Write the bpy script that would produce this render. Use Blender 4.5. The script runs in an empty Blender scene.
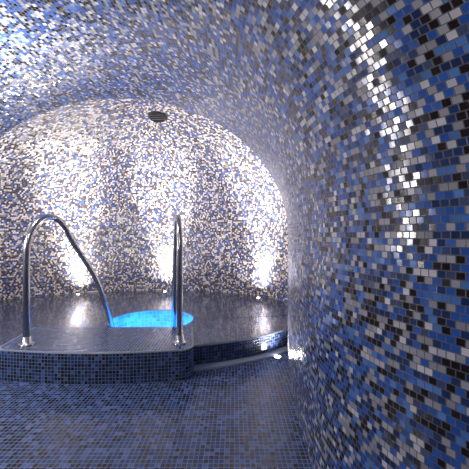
import bpy, bmesh, math
from mathutils import Vector, Matrix
sc=bpy.context.scene
try:
    sc.view_settings.view_transform='Standard'
except Exception: pass
def lin(h):
    h=h.lstrip('#'); c=[int(h[i:i+2],16)/255 for i in (0,2,4)]
    return tuple([(x/12.92 if x<=.04045 else ((x+.055)/1.055)**2.4) for x in c]+[1])

# ---------------- materials ----------------
def tile_mat(name,palette,grout,size=.025,brick=True,rough=.22,gw=.055,jit=.10,bump=.35,run=.45,coat=0.0,w=1.0,spec=.8):
    m=bpy.data.materials.new(name); m.use_nodes=True
    nt=m.node_tree; N=nt.nodes; L=nt.links
    b=N['Principled BSDF']
    def M(op,a,c=None,d=None):
        n=N.new('ShaderNodeMath'); n.operation=op
        for i,v in enumerate((a,c,d)):
            if v is None: continue
            if isinstance(v,(int,float)): n.inputs[i].default_value=v
            else: L.new(v,n.inputs[i])
        return n.outputs[0]
    uv=N.new('ShaderNodeUVMap'); uv.uv_map='UVMap'
    sp=N.new('ShaderNodeSeparateXYZ'); L.new(uv.outputs[0],sp.inputs[0])
    u=M('DIVIDE',sp.outputs[0],size*w); v=M('DIVIDE',sp.outputs[1],size)
    row=M('FLOOR',v)
    if brick:
        u=M('ADD',u,M('MULTIPLY',M('FLOORED_MODULO',row,2.0),.5))
    col=M('FLOOR',u)
    def wn(x,y,z):
        c=N.new('ShaderNodeCombineXYZ')
        for i,q in enumerate((x,y,z)):
            if isinstance(q,(int,float)): c.inputs[i].default_value=q
            else: L.new(q,c.inputs[i])
        n=N.new('ShaderNodeTexWhiteNoise'); n.noise_dimensions='3D'; L.new(c.outputs[0],n.inputs['Vector']); return n
    a=wn(col,row,.5); bq=wn(M('FLOOR',M('DIVIDE',M('ADD',col,M('MULTIPLY',row,1.37)),2.6)),row,7.5); s=wn(col,row,21.5)
    sel=M('LESS_THAN',s.outputs['Value'],run)
    val=M('ADD',M('MULTIPLY',a.outputs['Value'],M('SUBTRACT',1.0,sel)),M('MULTIPLY',bq.outputs['Value'],sel))
    r=N.new('ShaderNodeValToRGB'); r.color_ramp.interpolation='CONSTANT'
    tot=sum(p for _,p in palette); cum=0
    els=r.color_ramp.elements
    for i,(h,p) in enumerate(palette):
        if i<2: e=els[i]
        else: e=els.new(.999)
        e.position=cum/tot; e.color=lin(h); cum+=p
    L.new(val,r.inputs[0])
    hv=N.new('ShaderNodeHueSaturation'); L.new(r.outputs[0],hv.inputs['Color'])
    L.new(M('ADD',M('MULTIPLY',s.outputs['Value'],.35),.82),hv.inputs['Value'])
    fu=M('FRACT',u); fv=M('FRACT',v)
    du=M('MINIMUM',fu,M('SUBTRACT',1.0,fu)); dv=M('MINIMUM',fv,M('SUBTRACT',1.0,fv))
    d=M('MINIMUM',du,dv)
    mr=N.new('ShaderNodeMapRange'); mr.interpolation_type='SMOOTHSTEP'
    mr.inputs[1].default_value=gw*.6; mr.inputs[2].default_value=gw*1.5; L.new(d,mr.inputs[0])
    mask=mr.outputs[0]
    mx=N.new('ShaderNodeMix'); mx.data_type='RGBA'; L.new(mask,mx.inputs[0]); mx.inputs[6].default_value=lin(grout); L.new(hv.outputs[0],mx.inputs[7])
    L.new(mx.outputs[2],b.inputs['Base Color'])
    L.new(M('ADD',M('MULTIPLY',M('SUBTRACT',1.0,mask),.6),M('ADD',rough,M('MULTIPLY',a.outputs['Value'],.1))),b.inputs['Roughness'])
    g=N.new('ShaderNodeNewGeometry')
    v1=N.new('ShaderNodeVectorMath'); v1.operation='SUBTRACT'; L.new(a.outputs['Color'],v1.inputs[0]); v1.inputs[1].default_value=(.5,.5,.5)
    v2=N.new('ShaderNodeVectorMath'); v2.operation='SCALE'; L.new(v1.outputs[0],v2.inputs[0]); v2.inputs['Scale'].default_value=jit
    v3=N.new('ShaderNodeVectorMath'); v3.operation='ADD'; L.new(g.outputs['Normal'],v3.inputs[0]); L.new(v2.outputs[0],v3.inputs[1])
    v4=N.new('ShaderNodeVectorMath'); v4.operation='NORMALIZE'; L.new(v3.outputs[0],v4.inputs[0])
    bp=N.new('ShaderNodeBump'); bp.inputs['Strength'].default_value=bump; bp.inputs['Distance'].default_value=.002
    L.new(mask,bp.inputs['Height']); L.new(v4.outputs[0],bp.inputs['Normal']); L.new(bp.outputs[0],b.inputs['Normal'])
    b.inputs['Coat Weight'].default_value=coat; b.inputs['Coat Roughness'].default_value=.06
    b.inputs['Specular IOR Level'].default_value=spec
    return m
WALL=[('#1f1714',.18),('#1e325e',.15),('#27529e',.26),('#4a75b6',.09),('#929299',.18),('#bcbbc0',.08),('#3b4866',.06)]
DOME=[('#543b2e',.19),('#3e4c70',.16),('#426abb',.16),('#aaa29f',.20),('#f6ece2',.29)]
FLOOR=[('#101a32',.26),('#1c3768',.29),('#273b60',.20),('#111317',.10),('#485e8e',.15)]
DECK=[('#0d162c',.28),('#163064',.3),('#1f3358',.2),('#101116',.14),('#3d5684',.08)]
mW=tile_mat('mosaic_wall',WALL,'#4c4c52',size=.0180,w=1.05,jit=.15,gw=.06,rough=.14,spec=.7)
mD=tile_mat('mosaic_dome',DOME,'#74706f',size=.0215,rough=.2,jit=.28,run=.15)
mF=tile_mat('mosaic_floor',FLOOR,'#64708e',size=.023,brick=False,run=.1,rough=.15,gw=.065,jit=.05,spec=.55)
mK=tile_mat('mosaic_deck',DECK,'#3c465c',size=.023,brick=False,run=.1,rough=.10,jit=.05,coat=.5)
mS=tile_mat('mosaic_step',FLOOR,'#68748e',size=.023,brick=False,run=.1,rough=.15,gw=.07,spec=.6)
mP=tile_mat('mosaic_basin',[('#5ab4ec',.5),('#84ccf4',.5),('#3f98dc',.3)],'#a8dcf8',size=.04,brick=False,rough=.3)
def plain(name,h,rough=.5,metal=0,emit=0,noise=True):
    m=bpy.data.materials.new(name); m.use_nodes=True; b=m.node_tree.nodes['Principled BSDF']
    b.inputs['Base Color'].default_value=lin(h); b.inputs['Roughness'].default_value=rough; b.inputs['Metallic'].default_value=metal
    if emit: b.inputs['Emission Color'].default_value=lin(h); b.inputs['Emission Strength'].default_value=emit
    if noise:
        n=m.node_tree.nodes.new('ShaderNodeTexNoise'); n.inputs['Scale'].default_value=60
        r=m.node_tree.nodes.new('ShaderNodeMapRange'); r.inputs[3].default_value=rough*.8; r.inputs[4].default_value=rough*1.25
        m.node_tree.links.new(n.outputs[0],r.inputs[0]); m.node_tree.links.new(r.outputs[0],b.inputs['Roughness'])
    return m
steel=plain('brushed_stainless','#bcb9b8',.22,1)
dark=plain('dark_void','#0b0c0e',.7)
stone=plain('pale_grout_stone','#7a8290',.5)
bronze=plain('bronze_rim','#4a3c34',.35,.8)
lampm=plain('lamp_glass','#fff6ea',.3,0,25)
water=bpy.data.materials.new('pool_water'); water.use_nodes=True
nt=water.node_tree; nt.nodes.clear()
o=nt.nodes.new('ShaderNodeOutputMaterial'); tr=nt.nodes.new('ShaderNodeBsdfTransparent'); tr.inputs[0].default_value=(.4,.75,1,1)
gl=nt.nodes.new('ShaderNodeBsdfGlossy'); gl.inputs['Roughness'].default_value=.04
fr=nt.nodes.new('ShaderNodeFresnel'); fr.inputs[0].default_value=1.33
mx=nt.nodes.new('ShaderNodeMixShader'); nz=nt.nodes.new('ShaderNodeTexNoise'); nz.inputs['Scale'].default_value=16
bp=nt.nodes.new('ShaderNodeBump'); bp.inputs['Strength'].default_value=1.0; bp.inputs['Distance'].default_value=.04
nt.links.new(nz.outputs[0],bp.inputs['Height']); nt.links.new(bp.outputs[0],gl.inputs['Normal'])
nt.links.new(bp.outputs[0],fr.inputs['Normal'])
nt.links.new(fr.outputs[0],mx.inputs[0]); nt.links.new(tr.outputs[0],mx.inputs[1]); nt.links.new(gl.outputs[0],mx.inputs[2]); nt.links.new(mx.outputs[0],o.inputs[0])

# ---------------- mesh helpers ----------------
def mesh_obj(name,verts,faces,uvs,mat,smooth=True,parent=None):
    me=bpy.data.meshes.new(name); me.from_pydata([tuple(v) for v in verts],[],faces)
    uvl=me.uv_layers.new(name='UVMap')
    for f,fu in zip(me.polygons,uvs):
        for li,q in zip(f.loop_indices,fu): uvl.data[li].uv=q
    for p in me.polygons: p.use_smooth=smooth
    me.materials.append(mat)
    ob=bpy.data.objects.new(name,me); sc.collection.objects.link(ob)
    if parent: ob.parent=parent
    return ob
def grid_obj(name,P,UV,mat,smooth=True,keep=None,flip=False,parent=None):
    ni=len(P); nj=len(P[0]); V=[p for r in P for p in r]; F=[];U=[]
    for i in range(ni-1):
        for j in range(nj-1):
            q=[(i,j),(i+1,j),(i+1,j+1),(i,j+1)]
            if keep and not keep([P[a][b] for a,b in q],i,j): continue
            if flip: q=q[::-1]
            F.append([a*nj+b for a,b in q]); U.append([UV[a][b] for a,b in q])
    ob=mesh_obj(name,V,F,U,mat,smooth,parent)
    bm=bmesh.new(); bm.from_mesh(ob.data); bmesh.ops.delete(bm,geom=[v for v in bm.verts if not v.link_faces],context='VERTS'); bm.to_mesh(ob.data); bm.free()
    return ob

# ---------------- tunnel loft ----------------
CX=-.96; ZC=1.0
def interp(tab,y):
    n=len(tab)
    if y<=tab[0][0]: return tab[0][1]
    if y>=tab[-1][0]: return tab[-1][1]
    for i in range(n-1):
        if tab[i][0]<=y<=tab[i+1][0]:
            x0,p0=tab[i];x1,p1=tab[i+1]
            xm,pm=tab[i-1] if i>0 else (2*x0-x1,2*p0-p1)
            xn,pn=tab[i+2] if i+2<n else (2*x1-x0,2*p1-p0)
            m0=(p1-pm)/(x1-xm); m1=(pn-p0)/(xn-x0); h=x1-x0; t=(y-x0)/h
            return (2*t**3-3*t*t+1)*p0+(t**3-2*t*t+t)*h*m0+(-2*t**3+3*t*t)*p1+(t**3-t*t)*h*m1
XR=[(-1.6,1.5),(-.6,1.5),(0,1.16),(.3,.80),(.64,.50),(.95,.375),(1.28,.335),(1.8,.355),(2.2,.40),(2.5,.445)]
ARCH=2.5
stations=[]
y=-1.6
while y<ARCH-1e-6:
    stations.append((y,interp(XR,y)-CX,1.44+max(0,(1.2-y))*.15,1.14+.03*math.sin(max(0,ARCH-y)*1.2)))
    y+=.04
a0=interp(XR,ARCH)-CX
R=.07
for k in range(0,9):
    th=k/8*math.pi/2
    stations.append((ARCH+R*math.sin(th),a0+R*(1-math.cos(th)),1.44+R*(1-math.cos(th)),1.14+R*(1-math.cos(th))))
for k in range(1,9):
    stations.append((ARCH+R+.0*k,a0+R+.1*k,1.44+R+.15*k,1.14+R+.08*k))
NZ=20; NT=96
def section(Y,ar,al,b):
    pts=[]
    for i in range(NZ): pts.append(Vector((CX+ar,Y,ZC*i/NZ)))
    for i in range(NT+1):
        t=math.pi*i/NT; a=ar if t<math.pi/2 else al
        pts.append(Vector((CX+a*math.cos(t),Y,ZC+b*math.sin(t))))
    for i in range(1,NZ+1): pts.append(Vector((CX-al,Y,ZC*(1-i/NZ))))
    return pts
P=[section(*s) for s in stations]
ni=len(P); nj=len(P[0])
Vv=[];
for r in P:
    acc=[0]
    for j in range(1,nj): acc.append(acc[-1]+(r[j]-r[j-1]).length)
    Vv.append(acc)
Uu=[[0]*nj for _ in range(ni)]
for i in range(1,ni):
    for j in range(nj):
        dd=P[i][j]-P[i-1][j]
        Uu[i][j]=Uu[i-1][j]+(dd.length)
ia=ni-17
for j in range(nj):
    o0=Uu[ia][j]
    for i in range(ni): Uu[i][j]-=o0
UV=[[(Uu[i][j],Vv[i][j]) for j in range(nj)] for i in range(ni)]
jr=NZ+10; jl=NZ+NT-10
grid_obj('wall_right',[r[:jr+1] for r in P],[r[:jr+1] for r in UV],mW)
grid_obj('ceiling',[r[jr:jl+1] for r in P],[r[jr:jl+1] for r in UV],mW)
grid_obj('wall_left',[r[jl:] for r in P],[r[jl:] for r in UV],mW)
s0=P[0]
c=Vector((CX,-1.6,1.0))
mesh_obj('wall_front',s0+[c],[[j,j+1,nj] for j in range(nj-1)]+[[nj-1,0,nj]],
  [[(s0[j].x,s0[j].z),(s0[j+1].x,s0[j+1].z),(c.x,c.z)] for j in range(nj-1)]+[[(s0[nj-1].x,0),(s0[0].x,0),(c.x,c.z)]],mW,False)

# ---------------- dome ----------------
DY=3.1; RXR=1.8; RXL=2.3; RY=1.35; DB=1.45
NA=256
def dome_pt(az,h,ph):
    ca=math.cos(az); rx=RXR if ca>0 else RXL
    return Vector((CX+rx*ca*math.cos(ph),DY+RY*math.sin(az)*math.cos(ph),h if ph==0 else ZC+DB*math.sin(ph)))
azs=[-math.pi/2+2*math.pi*i/NA for i in range(NA+1)]
base=[dome_pt(a,0,0) for a in azs]
al=[0]
for i in range(1,NA+1): al.append(al[-1]+(base[i]-base[i-1]).length)
zs=[0,.15,.3,.5,.7,.85,1.0]
Pw=[[dome_pt(a,z,0) for a in azs] for z in zs]
UVw=[[(al[i],z) for i in range(NA+1)] for z in zs]
keep=lambda q,i,j: max(p.y for p in q)>2.55
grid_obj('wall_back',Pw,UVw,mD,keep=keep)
NP=48
V=[];F=[];U=[]
arc=1.0
rings=[[dome_pt(a,0,max(1e-6,math.pi/2*k/NP)) if k<NP else Vector((CX,DY,ZC+DB)) for a in azs] for k in range(NP+1)]
n1=NA+1
for r in rings: V+=r
for k in range(NP):
    ph=math.pi/2*(k+.5)/NP
    cf=math.cos(ph)
    kf=1.0 if cf>.84 else (.75 if cf>.62 else (.5 if cf>.36 else .25 if cf>.16 else .12))
    step=(rings[k+1][NA//2]-rings[k][NA//2]).length
    for i in range(NA):
        q=[(k,i),(k+1,i),(k+1,i+1),(k,i+1)]
        if max(rings[a][b].y for a,b in q)<2.55: continue
        F.append([a*n1+b for a,b in q])
        U.append([(al[i]*kf,arc),(al[i]*kf,arc+step),(al[i+1]*kf,arc+step),(al[i+1]*kf,arc)])
    arc+=step
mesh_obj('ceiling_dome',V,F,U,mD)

fx0,fx1,fy0,fy1=-4.2,1.7,-1.7,4.6

# ---------------- deck (hot tub surround) ----------------
tub=bpy.data.objects.new('hot_tub',None); sc.collection.objects.link(tub)
PC=(-.81,2.94); PR=.40; DZ=.17
ND=192
def outer(t,off=0):
    s=math.sin(t);cx=math.cos(t)
    if s>=0: return (CX+((RXR if cx>0 else RXL)+.005)*cx, DY+(RY+.005)*s)
    rx=(1.62 if cx>0 else 2.2)+off
    return (CX+rx*cx, DY+(.93+off)*s)
def ringpts(f,z):
    r=[]
    for i in range(ND+1):
        t=2*math.pi*i/ND
        ox,oy=outer(t); ix,iy=PC[0]+PR*math.cos(t),PC[1]+PR*.92*math.sin(t)
        r.append(Vector((ix+(ox-ix)*f,iy+(oy-iy)*f,z)))
    return r
prof=[(0,.10),(0,DZ-.006),(.006,DZ)]+[(.006+(.994-.012)*k/10,DZ) for k in range(1,11)]+[(.996,DZ-.004),(1.0,DZ-.014),(1.0,.0)]
G=[ringpts(f,z) for f,z in prof]
ang=[0]
ro=G[-1]
for i in range(1,ND+1): ang.append(ang[-1]+(ro[i]-ro[i-1]).length)
def split(name,k0,k1,mat,uv):
    return grid_obj(name,G[k0:k1+1],uv,mat,smooth=True,parent=tub)
xy=lambda k0,k1:[[(p.x,p.y) for p in g] for g in G[k0:k1+1]]
split('deck_lip',0,2,stone,xy(0,2))
split('deck_top',2,len(prof)-4,mK,xy(2,len(prof)-4))
split('deck_edge',len(prof)-4,len(prof)-2,stone,xy(len(prof)-4,len(prof)-2))
split('deck_face',len(prof)-2,len(prof)-1,mK,[[(ang[i],z) for i in range(ND+1)] for z in (DZ-.014,0)])
B=[];UB=[]
for z,f in ((.16,1.0),(-.35,1.0),(-.36,.98),(-.36,.02)):
    B.append([Vector((PC[0]+PR*f*math.cos(2*math.pi*i/64),PC[1]+PR*.92*f*math.sin(2*math.pi*i/64),z)) for i in range(65)])
    UB.append([(i/64*2*math.pi*PR,z+f) for i in range(65)])
grid_obj('basin',B,UB,mP,parent=tub)
bm=bmesh.new(); bmesh.ops.create_circle(bm,cap_ends=True,segments=64,radius=PR)
for v in bm.verts: v.co=Vector((v.co.x+PC[0],v.co.y*.92+PC[1],.155))
me=bpy.data.meshes.new('water_surface'); bm.to_mesh(me); bm.free(); me.materials.append(water)
ob=bpy.data.objects.new('water_surface',me); sc.collection.objects.link(ob); ob.parent=tub
K=[];UK=[]
for off,z in ((.0,.02),(.06,.02),(.065,.015),(.065,0)):
    r=[]
    for i in range(97):
        t=math.pi+math.pi*i/96
        x,y=outer(t,off); r.append(Vector((x,y,z)))
    K.append(r); UK.append([(p.x,p.y) for p in r])
grid_obj('trim_kerb',K,UK,stone)
nA=128; V=[];
for i in range(nA):
    t=2*math.pi*i/nA; V.append((PC[0]+(PR+.02)*math.cos(t),PC[1]+(PR*.92+.02)*math.sin(t),0))
for i in range(nA):
    t=2*math.pi*i/nA; c_,s_=math.cos(t),math.sin(t)
    k=min(((fx1-PC[0]) if c_>0 else (PC[0]-fx0))/max(abs(c_),1e-6),((fy1-PC[1]) if s_>0 else (PC[1]-fy0))/max(abs(s_),1e-6))
    V.append((PC[0]+k*c_,PC[1]+k*s_,0))
F=[[i,nA+i,nA+(i+1)%nA,(i+1)%nA] for i in range(nA)]
mesh_obj('floor',V,F,[[(V[a][0],V[a][1]) for a in f] for f in F],mF,False)

# ---------------- step platform ----------------
def step_outline():
    pts=[]
    L_,R_=-1.66,-.29; yf=2.05; yb=2.56; r=.09
    def corner(cx,cy,a0,a1):
        for k in range(9):
            a=math.radians(a0+(a1-a0)*k/8); pts.append((cx+r*math.cos(a),cy+r*math.sin(a)))
    corner(L_+r,yf+r,180,270)
    n=24
    for k in range(1,n):
        x=L_+r+(R_-L_-2*r)*k/n; pts.append((x,yf-.05*math.sin(math.pi*k/n)))
    corner(R_-r,yf+r,270,360)
    pts.append((R_-.06,yb)); pts.append((L_-.05,yb))
    return pts
so=step_outline(); n=len(so); SZ=.212
cen=(-.97,2.3)
def inset(p,d):
    v=Vector((cen[0]-p[0],cen[1]-p[1])); v.normalize(); return (p[0]+v.x*d,p[1]+v.y*d)
levels=[(0,0),(0,SZ-.010),(.004,SZ-.002),(.011,SZ),(.016,SZ)]
V=[];
for d,z in levels:
    for p in so:
        q=inset(p,d); V.append((q[0],q[1],z))
per=[0]
for i in range(1,n+1): per.append(per[-1]+math.dist(so[i%n],so[i-1]))
F=[];U=[]
for k in range(len(levels)-1):
    for i in range(n):
        j=(i+1)%n
        F.append([k*n+i,k*n+j,(k+1)*n+j,(k+1)*n+i])
        U.append([(per[i],levels[k][1]+k*.001),(per[i+1],levels[k][1]),(per[i+1],levels[k+1][1]),(per[i],levels[k+1][1])])
top=[(len(levels)-1)*n+i for i in range(n)]
F.append(top); U.append([(V[i][0],V[i][1]) for i in top])
st=mesh_obj('entry_step',V,F,U,mS,False)
st.data.materials.append(stone)
for i in range(n,(len(levels)-1)*n): st.data.polygons[i].material_index=1

# ---------------- handrails ----------------
def handrail(foot,end):
    root=bpy.data.objects.new('handrail',None); sc.collection.objects.link(root)
    f=Vector((foot[0],foot[1],0)); e=Vector((end[0],end[1],0)); d=(e-f); T=d.length; dn=d/T
    ctrl=[(0,SZ-.002),(0,.5),(0,.82),(.006,.93),(.035,1.03),(.09,1.105),(.16,1.135),(.235,1.115),(.30,1.04),(.35,.95),(T*.75,.62),(T*.93,.28),(T,.10),(T,-.05)]
    cu=bpy.data.curves.new('tube','CURVE'); cu.dimensions='3D'; cu.bevel_depth=.023; cu.bevel_resolution=6; cu.use_fill_caps=True; cu.resolution_u=10
    pts=[]
    C=[ctrl[0]]+ctrl+[ctrl[-1]]
    for i in range(1,len(C)-2):
        for k in range(10):
            t=k/10
            def cr(a,b,c,dd): return .5*((2*b)+(-a+c)*t+(2*a-5*b+4*c-dd)*t*t+(-a+3*b-3*c+dd)*t**3)
            pts.append((cr(C[i-1][0],C[i][0],C[i+1][0],C[i+2][0]),cr(C[i-1][1],C[i][1],C[i+1][1],C[i+2][1])))
    pts.append(ctrl[-1])
    s=cu.splines.new('POLY'); s.points.add(len(pts)-1)
    for sp_,(a,z) in zip(s.points,pts):
        p=f+dn*a; sp_.co=(p.x,p.y,z,1)
    s.use_smooth=True
    cu.materials.append(steel)
    t_=bpy.data.objects.new('tube',cu); sc.collection.objects.link(t_); t_.parent=root
    bm=bmesh.new()
    prof=[(.052,0),(.052,.006),(.046,.012),(.032,.016),(.029,.055),(.023,.058)]
    rr=[[bm.verts.new((f.x+r*math.cos(2*math.pi*i/32),f.y+r*math.sin(2*math.pi*i/32),SZ+z)) for i in range(32)] for r,z in prof]
    for a,b in zip(rr,rr[1:]):
        for i in range(32): bm.faces.new((a[i],a[(i+1)%32],b[(i+1)%32],b[i])).smooth=True
    bm.faces.new(rr[-1])
    me=bpy.data.meshes.new('flange'); bm.to_mesh(me); bm.free(); me.materials.append(steel)
    o=bpy.data.objects.new('flange',me); sc.collection.objects.link(o); o.parent=root
handrail((-1.49,2.15),(-1.15,2.83))
handrail((-.40,2.19),(-.575,2.83))

# ---------------- vent ----------------
def dome_hit(px,py):
    d=Vector(((px-235)/300,1,(235-py)/300)); t=2.7
    while t<6:
        p=d*t+Vector((0,0,1.0)); rx=RXR if p.x>CX else RXL
        zz=max(0,p.z-ZC)/DB
        if t>2.8 and ((p.x-CX)/rx)**2+((p.y-DY)/RY)**2+zz**2>=1: return p,rx
        t+=.002
p,rx=dome_hit(158,117)
nrm=-Vector(((p.x-CX)/rx**2,(p.y-DY)/RY**2,(p.z-ZC)/DB**2)).normalized()
vent=bpy.data.objects.new('ceiling_vent',None); sc.collection.objects.link(vent)
vent.location=p+nrm*.004; vent.rotation_euler=nrm.to_track_quat('Z','Y').to_euler()
bpy.ops.mesh.primitive_torus_add(major_radius=.100,minor_radius=.012,major_segments=48); o=bpy.context.object; o.name='rim'; o.scale=(1,.85,1); o.data.materials.append(bronze); o.parent=vent
bpy.ops.mesh.primitive_cylinder_add(radius=.095,depth=.006,vertices=48); o=bpy.context.object; o.name='cavity'; o.scale=(1,.85,1); o.data.materials.append(dark); o.parent=vent
for k in range(-1,2):
    w=2*math.sqrt(.088**2-(k*.04)**2)
    bpy.ops.mesh.primitive_cube_add(size=1); o=bpy.context.object; o.name='slat'; o.scale=(w,.004,.006); o.location=(0,k*.036,.006); o.data.materials.append(stone); o.parent=vent

# ---------------- lamps ----------------
def fixture(name,loc,normal,r=.03,em=lampm):
    root=bpy.data.objects.new(name,None); sc.collection.objects.link(root)
    root.location=loc; root.rotation_euler=Vector(normal).to_track_quat('Z','Y').to_euler()
    bpy.ops.mesh.primitive_torus_add(major_radius=r,minor_radius=.005,major_segments=32,minor_segments=8); o=bpy.context.object; o.name='bezel'; o.data.materials.append(steel); o.parent=root
    bpy.ops.mesh.primitive_cylinder_add(radius=r*.95,depth=.005,vertices=32); o=bpy.context.object; o.name='lens'; o.data.materials.append(em); o.parent=root
    return root
WARM=(1,.925,.86)
def spot(name,loc,target,energy,angle=100,blend=1,size=.03,color=WARM):
    l=bpy.data.lights.new(name,'SPOT'); l.energy=energy; l.spot_size=math.radians(angle); l.spot_blend=blend; l.shadow_soft_size=size; l.color=color
    o=bpy.data.objects.new(name,l); sc.collection.objects.link(o); o.location=loc
    o.rotation_euler=(Vector(target)-Vector(loc)).to_track_quat('-Z','Y').to_euler(); return o
def point(name,loc,energy,size=.05,color=WARM):
    l=bpy.data.lights.new(name,'POINT'); l.energy=energy; l.shadow_soft_size=size; l.color=color
    o=bpy.data.objects.new(name,l); sc.collection.objects.link(o); o.location=loc; return o
def wallxy(px):
    k=(px-235)/300; t=2.8
    while True:
        x=k*t; rx=RXR if x>CX else RXL
        if ((x-CX)/rx)**2+((t-DY)/RY)**2>=1 and t>3.1: return x,t
        t+=.003
ups=[wallxy(75),wallxy(167),wallxy(266)]+[(CX+RXR*math.cos(-.05),DY+RY*math.sin(-.05)),(CX-RXL*.99,DY+.1)]
for i,(x,y) in enumerate(ups):
    c=Vector((CX,DY,0)); v=(c-Vector((x,y,0))).normalized()
    q=Vector((x,y,0))+v*.12; q.z=DZ+.006
    fixture('deck_uplight',q,(0,0,1),r=.025)
    q2=q+Vector((0,0,.02))
    spot('uplight_wash',q2,q+Vector((0,0,1))+v*.30,46,angle=140,size=.03)
    spot('uplight_beam',q2,q+Vector((0,0,1))-v*.10,400,angle=50,size=.03)
fixture('floor_uplight',(.35,2.44,.004),(0,0,1),r=.03)
spot('floor_beam',(.35,2.44,.03),(.39,2.47,1),28,angle=155)
fixture('ceiling_downlight',(-1.55,1.62,2.03),(0.2,0,-1),r=.04)
point('downlight',(-1.5,1.62,1.93),46,.09)
point('sidelight',(-2.15,1.45,1.15),44,.12)
fixture('wall_lamp',(-2.36,1.5,1.15),(1,0,0),r=.05)
point('rear_fill',(-.6,-.6,2.0),32,.12)  # unseen ambient fill added behind the camera, has no fitting
for dx,dy in ((-.2,.1),(.2,.1),(0,-.25)):
    point('pool_light',(PC[0]+dx,PC[1]+dy,-.12),4.5,.05,(.26,.58,1))

w=bpy.data.worlds.new('World'); sc.world=w; w.use_nodes=True
w.node_tree.nodes['Background'].inputs[0].default_value=(.02,.03,.06,1)
cam=bpy.data.cameras.new('camera'); cam.lens=36*300/469; cam.sensor_width=36; cam.clip_start=.02
co=bpy.data.objects.new('camera',cam); sc.collection.objects.link(co); co.location=(0,0,1.0); co.rotation_euler=(math.radians(90),0,0)
sc.camera=co
